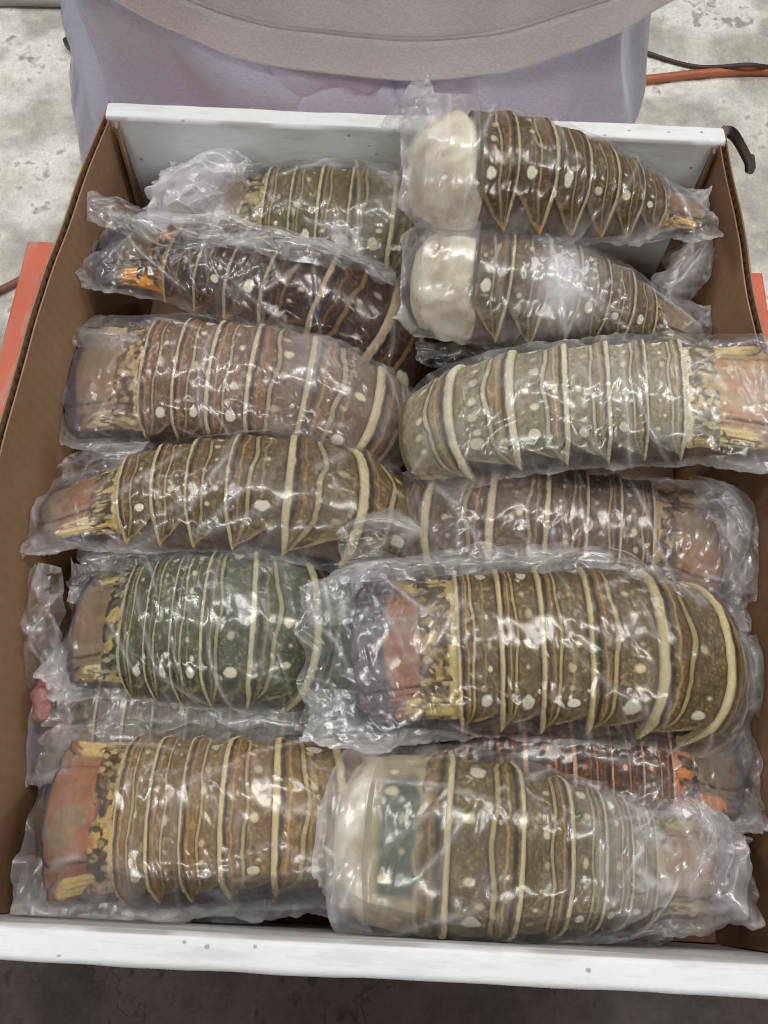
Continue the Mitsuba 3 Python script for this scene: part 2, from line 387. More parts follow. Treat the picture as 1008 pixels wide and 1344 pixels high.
# ------------------------------------------------------------------ red crates under the box
def crate(name, z0, z1, label):
    x0, x1, y0, y1 = -.276, .256, -.006, .453
    w = .004
    body = [box(x0 + .03, x1 - .03, y0 + .03, y1 - .03, z0, z0 + .006)]
    for a in ((x0 + .026, x0 + .030), (x1 - .030, x1 - .026)):
        body.append(box(a[0], a[1], y0 + .026, y1 - .026, z0, z1 - .012))
    for a in ((y0 + .026, y0 + .030), (y1 - .030, y1 - .026)):
        body.append(box(x0 + .0305, x1 - .0305, a[0], a[1], z0, z1 - .012))
    add(name + '__wall', cat(body), 'mat_red_plastic')
    rim = [box(x0, x0 + .052, y0, y1, z1 - .011, z1 - .002, .002), box(x1 - .052, x1, y0, y1, z1 - .011, z1 - .002, .002),
           box(x0 + .0525, x1 - .0525, y0, y0 + .052, z1 - .011, z1 - .002, .002), box(x0 + .0525, x1 - .0525, y1 - .052, y1, z1 - .011, z1 - .002, .002)]
    rim += [box(x0, x0 + .004, y0, y1, z1 - .04, z1 - .0115), box(x1 - .004, x1, y0, y1, z1 - .04, z1 - .0115),
            box(x0 + .0045, x1 - .0045, y1 - .004, y1, z1 - .04, z1 - .0115), box(x0 + .0045, x1 - .0045, y0, y0 + .004, z1 - .04, z1 - .0115)]
    add(name + '__rim', cat(rim), 'mat_red_plastic')
    for sx in (x0 + .016, x1 - .026):
        for y in np.linspace(y0 + .06, y1 - .06, 5):
            add(name + '__rib', box(sx, sx + .0095, y - .003, y + .003, z0 + .01, z1 - .012), 'mat_red_plastic')
    for sy in (y0 + .016, y1 - .026):
        for x in np.linspace(x0 + .07, x1 - .07, 5):
            add(name + '__rib', box(x - .003, x + .003, sy, sy + .0095, z0 + .01, z1 - .012), 'mat_red_plastic')
    tag(name, label, 'crate', 'stacked red crates')


crate('plastic_crate', .346, .690, 'faded red plastic crate directly under the cardboard box, upper one of two')
crate('plastic_crate_001', .0, .345, 'faded red plastic crate standing on the concrete floor, lower one of two')

# ------------------------------------------------------------------ cardboard box
BX, BL, BZ0, RZ, TH = .180, .449, .690, .820, .0135


def roll_panel(y0, y1, seed):
    """A folded-over white end panel: a thick slab with a rounded top, slightly uneven."""
    n, pr_ = 90, []
    r = .0035
    prof = [(y0, BZ0 + .001), (y0, RZ - r)] + [(y0 + r - r * math.cos(a), RZ - r + r * math.sin(a)) for a in np.linspace(.3, math.pi / 2, 4)]
    prof += [(y1 - r + r * math.sin(a), RZ - r + r * math.cos(a)) for a in np.linspace(0, math.pi / 2 - .3, 4)] + [(y1, RZ - r)]
    prof += [(y1, z) for z in np.linspace(RZ - .02, BZ0 + .001, 6)]
    prof = np.array(prof)
    xs = np.linspace(-BX + .0005, BX - .0005, n)
    v = np.zeros((n, len(prof), 3))
    v[..., 0] = xs[:, None]
    v[..., 1] = prof[None, :, 0]
    v[..., 2] = prof[None, :, 1]
    d = meshkit.fbm(np.stack([v[..., 0] * 26, v[..., 1] * 60 + seed, v[..., 2] * 30], -1), 3, seed) - .5
    top = sst(RZ - .03, RZ, v[..., 2])
    v[..., 2] += d * .0016 * top
    v[..., 1] += d * .0016
    return trimesh.Trimesh(v.reshape(-1, 3), grid_faces(n, len(prof)), process=False)


def bow(side, y, z):
    k = (.018 if side < 0 else .006)
    u = np.clip(y / BL, 0, 1)
    wob = (meshkit.fbm(np.stack([y * 18, z * 8, y * 0 + side], -1), 3, 5) - .5) * .004
    return side * (BX - .0005 + k * np.sin(np.pi * u) ** 1.0 * sst(BZ0, RZ, z) + wob * np.sin(np.pi * u))


def side_sheet(side, off, th, y0, y1, z0, z1):
    ys, zs = np.linspace(y0, y1, 60), np.linspace(z0, z1, 10)
    Y, Z = np.meshgrid(ys, zs, indexing='ij')
    wav = .0007 * np.sin(Y * 70 + side) * sst(z1 - .02, z1, Z)
    xa = bow(side, Y, Z) - side * off
    ring = []
    A = np.stack([xa, Y, Z + wav], -1)
    B = np.stack([xa - side * th, Y, Z + wav], -1)
    n = len(ys)
    m = len(zs)
    v = np.concatenate([A, B[:, ::-1]], 1)
    mesh = trimesh.Trimesh(v.reshape(-1, 3), grid_faces(n, 2 * m, True), process=False)
    e = []
    for i in (0, n - 1):
        b = i * 2 * m
        for j in range(m - 1):
            q = [b + j, b + j + 1, b + 2 * m - 2 - j, b + 2 * m - 1 - j]
            e += [[q[0], q[1], q[2]], [q[0], q[2], q[3]]]
    return trimesh.Trimesh(mesh.vertices, np.vstack([mesh.faces, e]), process=False)


def flute_sheet(side):
    ys = np.arange(.002, BL - .002, .0009)
    zs = np.array([BZ0 + .004, RZ - .02, RZ - .0018])
    Y, Z = np.meshgrid(ys, zs, indexing='ij')
    mid = bow(side, Y, Z) - side * .00225
    ph = (Y / .0062) % 1
    X = mid + side * .00125 * (np.abs(ph * 4 - 2) - 1).clip(-1, 1)
    return trimesh.Trimesh(np.stack([X, Y, Z], -1).reshape(-1, 3), grid_faces(len(ys), 3), process=False)


add('cardboard_box__back_panel', roll_panel(BL - TH, BL, 3), 'mat_white_card', smooth=40, label='white back panel of the box, folded over at the top')
add('cardboard_box__front_panel', roll_panel(0, TH, 8), 'mat_white_card', smooth=40, label='white front panel of the box, folded over at the top')
for side in (-1, 1):
    add('cardboard_box__side_panel', cat([side_sheet(side, 0, .0008, .0, BL, BZ0 + .001, RZ), side_sheet(side, .0037, .0008, TH + .0005, BL - TH - .0005, BZ0 + .001, RZ - .0006)]),
        'mat_brown_card', smooth=30, label='brown corrugated side panel, bare inside')
    add('cardboard_box__side_panel' + ('' if side < 0 else '_001') + '__fluting', flute_sheet(side), 'mat_card_edge', smooth=30)
add('cardboard_box__base', box(-BX + .005, BX - .005, TH + .001, BL - TH - .001, BZ0 + .001, BZ0 + .005), 'mat_brown_card')
# folded corner tabs seen as dark brown edges in the two back corners
for side in (-1, 1):
    x = side * (BX - .0062)
    tab = np.array([[x, BL - TH - .0012, BZ0 + .006], [x, BL - TH - .0012, RZ - .002], [x, BL - TH - .0045, RZ - .0035], [x, BL - TH - .022, BZ0 + .006]])
    hull = trimesh.convex.convex_hull(np.vstack([tab, tab - [side * .0016, 0, 0]]))
    add('cardboard_box__corner_tab', hull, 'mat_brown_card', label='brown folded corner tab at the back of the box')
tag('cardboard_box', 'open shallow cardboard box with white ends and brown sides, full of film wrapped lobster tails', 'box')

# ------------------------------------------------------------------ the person standing behind the box
def ball(c, r):
    m = Manifold.sphere(1.0, 28)
    r = (r, r, r) if np.isscalar(r) else r
    return m.scale(r).translate(c)


def hull(*b):
    return Manifold.batch_hull([ball(*x) for x in b])


def solid(parts, edge, fn=None, it=6):
    from manifold3d import OpType
    m = Manifold.batch_boolean(parts, OpType.Add).refine_to_length(edge).to_mesh()
    t = trimesh.Trimesh(m.vert_properties[:, :3], m.tri_verts, process=True)
    trimesh.smoothing.filter_taubin(t, iterations=it)
    if fn is not None:
        t.vertices = t.vertices + t.vertex_normals * fn(np.array(t.vertices))[:, None]
    return t


def trouser_folds(p):
    w = meshkit.noise(p * 5, 2)[:, None] * .3
    q = np.stack([p[:, 0] * 17 + p[:, 2] * 9, p[:, 1] * 7, p[:, 2] * 4 - p[:, 0] * 6], -1) + w
    return ((meshkit.noise(q * .8, 4) - .5) * .060 + (ridged(q * 1.5, 5) - .5) * .022) * (.25 + .75 * sst(.83, .76, p[:, 2]))


PX = -.050
legs = []
for s_ in (-1, 1):
    hip, knee, ank = (PX + s_ * .092, .725, .79), (PX + s_ * .150, .69, .46), (PX + s_ * .150, .72, .10)
    legs += [hull((hip, (.125, .165, .10)), ((PX + s_ * .128, .70, .60), (.119, .150, .08))), hull(((PX + s_ * .128, .70, .60), (.119, .150, .08)), (knee, (.092, .11, .06))),
             hull((knee, (.092, .11, .06)), (ank, (.078, .095, .05)))]
legs.append(hull(((PX - .09, .725, .79), (.12, .16, .10)), ((PX + .09, .725, .79), (.12, .16, .10)), ((PX, .72, .92), (.17, .13, .08))))
legs.append(hull(((PX - .06, .70, .72), (.06, .125, .06)), ((PX + .06, .70, .72), (.06, .125, .06)), ((PX, .70, .56), (.05, .11, .06))))
add('person__trousers', solid(legs, .014, trouser_folds), 'mat_trousers', smooth=True)


def shirt_ring(z, u):
    """point of the shirt at height z and angle u (0 at the front, towards the viewer)"""
    k = (z - .765) / .70
    ax = np.interp(z, [.75, .9, 1.1, 1.3, 1.40, 1.47], [.288, .258, .24, .24, .215, .11])
    ay = np.interp(z, [.75, .9, 1.1, 1.3, 1.40, 1.47], [.208, .195, .165, .150, .125, .09])
    cx = PX + .014
    x, y = cx + ax * np.sign(np.sin(u)) * np.abs(np.sin(u)) ** .82, .722 - ay * np.sign(np.cos(u)) * np.abs(np.cos(u)) ** .82
    f = np.exp(-np.maximum(z - .765, 0) / .35)
    q = np.stack([np.sin(u) * 3.2 + z * 1.5, np.cos(u) * 2.0, z * 3.5], -1)
    d = (meshkit.fbm(q * 1.1, 2, 9) - .5) * .034 * f + (ridged(np.stack([np.sin(u) * 5 + z * 9, np.cos(u) * 3, z * 5 - np.sin(u) * 2], -1), 10) - .5) * .016 * f * sst(.78, .84, z)
    d = d + .0010 * (1 - sst(.790, .7935, z)) - .0007 * np.exp(-((z - .7945) / .0022) ** 2)
    return np.stack([x + d * np.sin(u), y - d * np.cos(u), z + .026 * f + (.078 - .006 * np.sin(u)) * np.sin(u) ** 2 * f], -1)


zz = np.concatenate([[.7655], np.linspace(.765, .80, 22), np.linspace(.803, 1.47, 90)])
Z, U = np.meshgrid(zz, np.linspace(-np.pi, np.pi, 200, endpoint=False), indexing='ij')
P = shirt_ring(Z, U)
c_ = P.mean(axis=1, keepdims=True)
P[0] = c_[0] + (P[0] - c_[0]) * .93
add('person__shirt', (P.reshape(-1, 3), grid_faces(len(zz), 200, True)), 'mat_shirt', smooth=True)
U1 = np.linspace(-np.pi, np.pi, 240)
R1 = shirt_ring(U1 * 0 + .7945, U1)
rc = R1.mean(0)
R1 = R1 + (R1 - rc) / np.linalg.norm(R1 - rc, axis=1, keepdims=True) * .0002
add('person__hem_seam', tube(R1, .0016, 6, 1), 'mat_seam', smooth=True, label='paler stitched seam just above the shirt hem')
body = [hull(((PX + .02, .72, 1.44), .06), ((PX + .02, .71, 1.53), .055)), hull(((PX + .02, .70, 1.63), (.075, .095, .10)), ((PX + .02, .675, 1.57), (.05, .06, .05))),
        hull(((PX + .02, .595, 1.61), .010), ((PX + .02, .603, 1.635), .007)), ball((PX - .057, .70, 1.61), (.012, .02, .032)), ball((PX + .097, .70, 1.61), (.012, .02, .032))]
for s_ in (-1, 1):
    sh, el, wr = np.array([PX + .02 + s_ * .205, .73, 1.37]), np.array([PX + .02 + s_ * .30, .77, 1.10]), np.array([PX + .02 + s_ * .33, .70, .88])
    body += [hull((sh, .052), (el, .042)), hull((el, .042), (wr, .028))]
    palm = wr + [s_ * .006, -.02, -.05]
    body.append(hull((wr, .026), (palm + [0, -.028, -.02], .012), (palm + [0, .030, -.02], .012), (palm + [0, -.02, .02], .014)))
    for k, (dy, ln) in enumerate(((-.030, .066), (-.010, .075), (.010, .070), (.029, .055))):
        a = palm + [0, dy, -.025]
        b = a + [-s_ * .006, -.004, -ln * .55]
        body += [hull((a, .0095), (b, .0085)), hull((b, .0085), (b + [-s_ * .016, -.004, -ln * .42], .007))]
    a = palm + [-s_ * .004, -.036, .012]
    body += [hull((a, .011), (a + [-s_ * .012, -.020, -.028], .010)), hull((a + [-s_ * .012, -.020, -.028], .010), (a + [-s_ * .018, -.024, -.055], .008))]
add('person__body', solid(body, .007, None, 4), 'mat_skin', smooth=True)
add('person__hair', solid([hull(((PX + .02, .715, 1.665), (.083, .092, .085)), ((PX + .02, .745, 1.60), (.072, .06, .06)))], .012, lambda p: (meshkit.fbm(p * 70, 3, 2) - .5) * .008), 'mat_hair', smooth=True)
for s_ in (-1, 1):
    c0 = np.array([PX + s_ * .155, .70, .05])
    add('person__sleeve', solid([hull(((PX + .02 + s_ * .17, .73, 1.39), .075), ((PX + .02 + s_ * .255, .755, 1.20), .068))], .012, lambda p: (ridged(p * 16, 3) - .5) * .008), 'mat_shirt', smooth=True)
    add('person__boot', solid([hull((c0 + [0, .05, .0], (.05, .06, .045)), (c0 + [s_ * .02, -.16, -.012], (.048, .06, .036))), hull((c0 + [0, .05, 0], .05), (c0 + [0, .03, .11], .055))], .012).slice_plane([0, 0, .002], [0, 0, 1]), 'mat_boot', smooth=True)
tag('person', 'person in lilac trousers and a grey shirt standing right behind the box', 'person')

# ------------------------------------------------------------------ cables and strap
def on_floor(pts, r, seed):
    p = np.array([(x, y, r + .0005) for x, y in pts])
    return tube(p, r, 10, 14)


add('orange_cable', on_floor([(.02, 1.37), (.22, 1.40), (.396, 1.431), (.511, 1.455), (.667, 1.474), (.95, 1.46), (1.5, 1.38)], .0078, 1), 'mat_orange_cable', smooth=True,
    label='orange cable lying on the concrete floor behind the box at right', cat='cable')
dk = [(.10, 1.63, .006), (.29, 1.575, .006), (.437, 1.513, .006), (.54, 1.478, .007), (.62, 1.466, .026), (.69, 1.49, .008), (.86, 1.56, .006), (1.4, 1.6, .006)]
add('black_cable', tube(np.array(dk), .0040, 8, 14), 'mat_dark_cable', smooth=True, label='thin black cable crossing over the orange cable on the floor', cat='cable')
add('rust_red_cable', on_floor([(-1.3, .62), (-.9, .77), (-.661, .903), (-.595, .964), (-.45, 1.12), (-.38, 1.3)], .0062, 3), 'mat_red_cable', smooth=True,
    label='rust red cable on the floor left of the red crates', cat='cable')
sp_ = np.array([[.174, .4505, .802], [.180, .4515, .8135], [.188, .4525, .8125], [.197, .453, .803], [.206, .4545, .791], [.214, .4565, .780]])
from scipy.interpolate import CubicSpline
q_ = CubicSpline(np.arange(len(sp_)), sp_)(np.linspace(0, len(sp_) - 1, 40))
w_ = np.interp(np.linspace(0, 1, 40), [0, .2, .8, .86, 1], [.002, .0030, .0030, .0058, .002])
st = np.stack([q_ + np.array([.35, .9, .25]) * w_[:, None], q_ - np.array([.35, .9, .25]) * w_[:, None], q_ - np.array([.35, .9, .25]) * w_[:, None] - [.0012, 0, .0018], q_ + np.array([.35, .9, .25]) * w_[:, None] - [.0012, 0, .0018]], 1)
add('black_strap', (st.reshape(-1, 3), grid_faces(40, 4, True)), 'mat_black_strap', label='short black plastic strap sticking out at the back right corner of the box', cat='strap')
add('floor_pipe', tube(np.array([[-2.2, 1.56, .012], [-1.3, 1.566, .012], [-.705, 1.577, .012], [-.2, 1.60, .012]]), .010, 8, 4), 'mat_grey_metal', smooth=True, label='thin grey pipe along the floor at the top left', cat='pipe')
rk = trimesh.creation.icosphere(3, .019)
rk.vertices *= [1, .8, 1.1]
rk.vertices += (meshkit.fbm(rk.vertices * 60, 3, 3) - .5)[:, None] * .018 * rk.vertex_normals + [-.632, 1.46, .016]
add('dark_stone', rk, 'mat_boot', smooth=True, label='small dark lump on the floor left of the lilac trousers', cat='stone')

# ------------------------------------------------------------------ lobster tails
UP = np.array([0, 0, 1.0])


def keep_in_box(P):
    """Film that meets a side panel below the rim lies flat against it."""
    y, z = P[..., 1], P[..., 2]
    inside = (z < RZ + .001) & (y > 0) & (y < BL)
    lo, hi = bow(-1, y, z) + .0056, bow(1, y, z) - .0056
    P = P.copy()
    P[..., 0] = np.where(inside, np.clip(P[..., 0], lo, hi), P[..., 0])
    low = z < RZ + .002
    P[..., 1] = np.where(low, np.clip(P[..., 1], TH + .001, BL - TH - .001), P[..., 1])
    return P


class Spine:
    """Centre line of a tail from the fan end F (s=0) to the thick end H (s=1), bending down towards the ends."""

    def __init__(self, F, H, bend_h=0.6, bend_f=0.1, yaw=0.0, roll=0.0):
        F, H = np.array(F, float), np.array(H, float)
        s = np.linspace(-.5, 1.5, 401)
        pitch = bend_f * (1 - sst(0, .4, s)) - 1.5 * bend_h * sst(.52, 1.08, s)
        head = yaw * (s - .5)
        d = np.stack([np.cos(pitch) * np.cos(head), np.cos(pitch) * np.sin(head), np.sin(pitch)], -1)
        p = np.concatenate([[np.zeros(3)], np.cumsum((d[1:] + d[:-1]) / 2 * (s[1] - s[0]), 0)])
        a, b = p[100], p[300]
        p = p - a
        c = b - a
        L = np.linalg.norm(H - F) / np.hypot(c[0], c[1])
        ex = (H - F) / np.linalg.norm(H - F)
        ez = UP - ex * ex[2]
        ez /= np.linalg.norm(ez)
        ey = np.cross(ez, ex)
        cx = np.array([c[0], c[1], 0]) / np.hypot(c[0], c[1])
        cz = np.array([0, 0, 1.0])
        cy = np.cross(cz, cx)
        M = np.outer(ex, cx) + np.outer(ey, cy) + np.outer(ez, cz)
        self.s, self.p, self.L = s, F + (p @ M.T) * L, L
        tan = d @ M.T
        # lateral axis always points to the viewer's side (-y), so that roll > 0 shows the near flank
        lat = np.cross(np.broadcast_to(ez, tan.shape), tan)
        lat /= np.linalg.norm(lat, axis=1, keepdims=True)
        lat = np.where(lat[:, 1:2] > 0, -lat, lat)
        nor = np.cross(tan, lat)
        nor = np.where((nor @ ez)[:, None] < 0, -nor, nor)
        r = roll
        # rotating the back of the tail away from the viewer
        self.lat = lat * math.cos(r) + nor * math.sin(r)
        self.nor = nor * math.cos(r) - lat * math.sin(r)
        self.tan = tan

    def at(self, s, a):
        return np.stack([np.interp(s, self.s, a[:, k]) for k in range(3)], -1)

    def point(self, s, y, z):
        s = np.asarray(s, float)
        return self.at(s, self.p) + self.at(s, self.lat) * np.asarray(y)[..., None] + self.at(s, self.nor) * np.asarray(z)[..., None]


def super_c(th, e=0.86):
    return np.sign(np.cos(th)) * np.abs(np.cos(th)) ** e, np.sign(np.sin(th)) * np.abs(np.sin(th)) ** e


class Tail:
    def __init__(self, idx, key, F, H, aF, aH, bend_h=.6, bend_f=.1, yaw=0., roll=0., hk=.72, starts=(.25, .345, .44, .55, .68, .83, 1.0), fan=.24, meat=0., swell=0.0):
        self.i, self.key, self.sp = idx, key, Spine(F, H, bend_h, bend_f, yaw, roll)
        self.aF, self.aH, self.hk, self.starts, self.fan, self.meat, self.swell = aF, aH, hk, starts, fan, meat, swell

    def a(self, s):
        s = np.asarray(s, float)
        return (self.aF + (self.aH - self.aF) * sst(-.05, .85, s)) * (1 + .10 * sst(.22, .02, s)) + self.swell * np.sin(np.pi * np.clip(s, 0, 1))

    def h(self, s):
        return self.a(s) * self.hk * (.36 + .64 * sst(0.0, .36, s))

    def surf(self, s, th, off=0.0, e=.86):
        c, sn = super_c(th, e)
        a, h = self.a(s) + off, self.h(s) + off
        return self.sp.point(s, a * sn, np.where(c > 0, h * c, (h * .55) * c))

    def build(self):
        k = self.key
        st = self.starts
        for g in range(len(st) - 1):
            self.segment(g, st[g], st[g + 1])
        self.fan_base(self.fan - .075, st[0] + .012)
        self.blades()
        self.flesh()

    def segment(self, g, s0, s1):
        L = s1 - s0
        ns = max(14, int(L * self.sp.L / .0011))
        nt = 91
        sl = np.concatenate([[-.0, 0.0], np.linspace(.012, 1.07, ns)])
        S, Tt = np.meshgrid(sl, np.linspace(-1, 1, nt), indexing='ij')
        at = np.abs(Tt)
        # flanks narrow into a hook that points back towards the fan
        kk = sst(.55, 1.0, at) * .86
        pos = S + kk * (.10 - S)
        thm = np.radians(108)
        th = Tt * thm
        off = .0019 * (1 - sst(.0, .75, S)) - .0006 * (np.exp(-((S - .43) / .05) ** 2)) + .0003 * np.exp(-((S - .07) / .06) ** 2) + .0004 * np.exp(-((S - .50) / .06) ** 2)
        off -= .0016 * (S < .006)
        s = s0 + pos * L
        pp = self.surf(s, th, 0)
        nz = meshkit.fbm(pp * 210, 3, 11 + g) - .5
        off = off + nz * .0011
        off = off + .0026 * sst(.70, .98, at) * np.exp(-((S - .10) / .5) ** 2)
        P = self.surf(s, th, off)
        P[0] = self.surf(s[0], th[0], off[0] - .0026)      # inward turned lip
        n = S.shape
        uv = np.stack([32.0 * self.i + 2.0 * g + .4 + S, Tt * 1.0], -1).reshape(-1, 2)
        add(f'{self.key}__shell_segment', (P.reshape(-1, 3), grid_faces(*n)), 'mat_shell', True, uv=uv)

    def fan_base(self, s0, s1):
        S, Tt = np.meshgrid(np.linspace(0, 1, 22), np.linspace(-1, 1, 71), indexing='ij')
        th = Tt * np.radians(100)
        s = s0 + S * (s1 - s0)
        P0 = self.surf(s, th)
        off = -.0016 + (meshkit.fbm(P0 * 240, 3, 31) - .5) * .0042
        P = self.surf(s, th, off)
        uv = np.stack([32.0 * self.i + .4 + S, Tt], -1).reshape(-1, 2)
        add(f'{self.key}__fan_base', (P.reshape(-1, 3), grid_faces(*S.shape)), 'mat_fan_base', True, uv=uv)

    def blades(self):
        # centre blade, two inner, two outer; each a thin closed plate with a rounded tip
        specs = [(0, 0, 34, .000, .0), (1, -40, 27, -.0016, .012), (2, 40, 27, -.0016, .012), (3, -76, 26, -.0006, .03), (4, 76, 26, -.0006, .03)]
        for b, mid, half, off, tip in specs:
            S, Tt = np.meshgrid(np.linspace(0, 1, 34), np.linspace(-1, 1, 21), indexing='ij')
            rnd = 1 - np.sqrt(np.clip(1 - (np.abs(Tt) ** 2.6) * .8, 0, 1))
            s = tip + rnd * .05 + S * (self.fan - tip - rnd * .05)
            th = np.radians(mid + half * Tt)
            P0 = self.surf(s, th)
            rib = .0007 * np.exp(-(Tt / .12) ** 2) + .00025 * np.sin(Tt * 20)
            nz = (meshkit.fbm(P0 * 160, 3, 3 + b) - .5) * .002
            top = self.surf(s, th, off - .0018 + rib + nz)
            bot = self.surf(s, th, off - .0032 + nz)
            v = np.concatenate([top.reshape(-1, 3), bot.reshape(-1, 3)])
            f = grid_faces(*S.shape)
            n, m = S.shape
            ring = np.concatenate([np.arange(m), np.arange(1, n) * m + m - 1, (n - 1) * m + np.arange(m - 2, -1, -1), np.arange(n - 2, 0, -1) * m])
            o = n * m
            r2 = np.roll(ring, -1)
            e = np.vstack([np.stack([ring, r2, r2 + o], -1), np.stack([ring, r2 + o, ring + o], -1)])
            uv1 = np.stack([32.0 * self.i + 2.0 * b + .4 + S, Tt], -1).reshape(-1, 2)
            add(f'{self.key}__fan_blade', (v, np.vstack([f, f[:, ::-1] + o, e])), 'mat_fan', True, uv=np.vstack([uv1, uv1]))

    def flesh(self):
        # the meat inside the shell; where the tail was cut it swells out of the open end
        e = 1.0 + self.meat
        ss = np.concatenate([np.linspace(.2, .97, 26), e - (e - .97) * (1 - np.linspace(0, 1, 22)) ** 1.0])
        nt = 56
        th = np.linspace(-np.pi, np.pi, nt, endpoint=False)
        S, Th = np.meshgrid(ss, th, indexing='ij')
        c, sn = super_c(Th, .92)
        w = np.clip((S - .97) / max(e - .97, 1e-6), 0, 1)
        close = np.clip(1 - w ** (3.2 if self.meat > .05 else 2.2), 0, 1) ** (.38 if self.meat > .05 else .5)
        sc = np.minimum(close, 1)
        open_ = np.clip((S - .2) / .1, 0, 1) ** .5
        big = 1 + (.05 * np.sin(np.pi * np.clip(w * 1.15, 0, 1)) if self.meat > .05 else 0)
        a = (self.a(S) - .0030) * sc * open_ * big
        h = (self.h(S) - .0030) * sc * open_ * big
        P = self.sp.point(S, a * sn, np.where(c > 0, h * c, h * .85 * c))
        nz = meshkit.fbm(P * 95, 3, 77) - .5
        rad = P - self.sp.at(S, self.sp.p)
        P = P + rad / (np.linalg.norm(rad, axis=-1, keepdims=True) + 1e-6) * ((nz * .011 + (meshkit.fbm(P * [140, 420, 420], 2, 78) - .5) * .0026) * (w > 0) * sc)[..., None]
        n1 = 26
        add(f'{self.key}__belly', (P[:n1].reshape(-1, 3), grid_faces(n1, nt, True)), 'mat_belly', True)
        add(f'{self.key}__meat', (P[n1 - 1:].reshape(-1, 3), grid_faces(len(ss) - n1 + 1, nt, True)), 'mat_meat', True,
            label='pale raw meat swelling out of the cut end' if self.meat > .05 else None)

    def film(self, eF=.08, eH=.10, near=.002, far=.002, clear=.03, crump_f=.7, crump_h=.7, seed=0, flat_f=.35, flat_h=.35, frost=.3, lines=44, haze=None, drop=.0, step=.0009, name='plastic_wrap'):
        """Cling film wound round the tail: taut flat facets over the shell, thin creases, crumpled and gathered at both ends. near/far: slack on the flank towards/away from the viewer."""
        sA, sB = -eF, 1.0 + self.meat + eH
        L = self.sp.L
        ns = int((sB - sA) * L / step)
        nt = int(2.1 * (self.aF + self.aH) / step * .92)
        S, Tt = np.meshgrid(np.linspace(sA, sB, ns), np.linspace(-1, 1, nt), indexing='ij')
        rng = np.random.default_rng(500 + seed)
        th = Tt * np.radians(158)
        c, sn = super_c(th, .90)
        sc = np.clip(S, .0, 1.0)
        a0, h0 = self.a(sc), self.h(sc)
        kf = sst(.06, sA, S)
        kh = sst(1.0 + self.meat - .05, sB, S)
        slack = np.where(sn > 0, near, far)
        a = a0 + .0036 + slack * (np.abs(sn) ** 1.5)
        a = a * (1 - kf * .14 - kh * .22)
        bulge = 1.10 if self.meat > .05 else 1.0
        h = (h0 + .0040) * (1 - kf * (1 - flat_f)) * (1 - kh * (1 - flat_h)) * np.where(S > 1, bulge, 1)
        x, y = S * L, Tt * (self.aF + self.aH) * 1.08
        q = np.stack([x, y, np.full_like(x, seed * 3.7)], -1)
        big, e1 = facets(x, y, .013, seed + 1, 1.35)
        mid, e2 = facets(x, y, .0054, seed + 2, 1.15)
        sml, e3 = facets(x, y, .0028, seed + 3, 1.0)
        # pulled creases: long thin folds, most of them in one or two directions
        ln, lo = np.zeros_like(x), np.zeros_like(x)
        main = rng.uniform(0, np.pi)
        for _ in range(lines):
            ang = main + rng.normal(0, .22) if rng.random() < .7 else rng.uniform(0, np.pi)
            cx, cy = rng.uniform(x.min(), x.max()), rng.uniform(y.min(), y.max())
            u = (x - cx) * math.cos(ang) + (y - cy) * math.sin(ang)
            v = -(x - cx) * math.sin(ang) + (y - cy) * math.cos(ang)
            v = v + rng.uniform(-6, 6) * u * u
            half = rng.uniform(.010, .038)
            fade = sst(half, half * .5, np.abs(u))
            wdt = rng.uniform(.0006, .0014)
            p = np.exp(-np.abs(v) / wdt) * fade
            ln = np.maximum(ln, p * rng.uniform(.5, 1))
            lo = np.maximum(lo, p ** 1.6 * rng.uniform(.1, 1))
        flank = sst(.62, .95, np.abs(sn)) * sst(.35, -.1, c)
        cloud = meshkit.fbm(q * 22 + 3, 4, seed + 40)
        loose = sst(.50, .70, cloud)
        ends = np.maximum(kf * crump_f, kh * crump_h)
        amt = np.clip(ends + flank * .25 + loose * .16, 0, 1)
        d = big * (.0004 + .0085 * amt) + mid * (.00034 + .0042 * amt) + sml * (.00046 + .0016 * amt) + ln * .0008
        d = np.maximum(d, -.0010 - .008 * np.maximum(kf, kh))
        yy = (a + d) * sn
        zz = np.where(c > 0, (h + d) * c, (h0 * .62 + d) * c * (1 - .6 * np.maximum(kf, kh)))
        zz = zz - drop * np.abs(sn) ** 3 + (big * .9 + mid * .5) * .007 * ends
        rag = meshkit.noise(np.stack([y / .009, y * 0, q[..., 2]], -1), seed + 60) - .5
        S2 = S + rag * (kf + kh) * .05
        P = keep_in_box(self.sp.point(S2, yy, zz))
        fr = frost * loose * (.15 + .85 * sst(-.3, .9, mid + .6 * sml))
        op = .025 + clear * 1.35 + .10 * (.4 + frost) * sst(.40, .66, cloud) * (.5 + .5 * meshkit.fbm(q * 160, 2, seed)) + (.10 * sst(.97, 1.03, S) * (1 + .8 * mid) if self.meat > .05 else 0) + .07 * sst(.22, .02, S) * (.5 + .5 * sst(-.5, .8, big)) + .42 * lo + .05 * e2 * e1 + .06 * sst(.1, .8, mid) * sst(-.3, .6, big) + .10 * e2 * amt + (.05 + .24 * sst(-.4, .9, big * .6 + mid * .7)) * np.clip(ends * 1.1 + flank * .6, 0, 1) + .42 * fr + .10 * e1 * (.25 + amt)
        if haze:
            hz = np.exp(-((x - haze[0] * L) / haze[2]) ** 2 - ((y - haze[1]) / haze[2]) ** 2) * (.35 + .9 * meshkit.fbm(q * 130, 3, seed + 7))
            op = op + .75 * hz
        op = np.clip(op, .02, .8)
        uv = np.stack([op, op * 0 + .5], -1).reshape(-1, 2)
        add(f'{self.key}__{name}', (P.reshape(-1, 3), grid_faces(*S.shape)), 'mat_film', True, uv=uv)


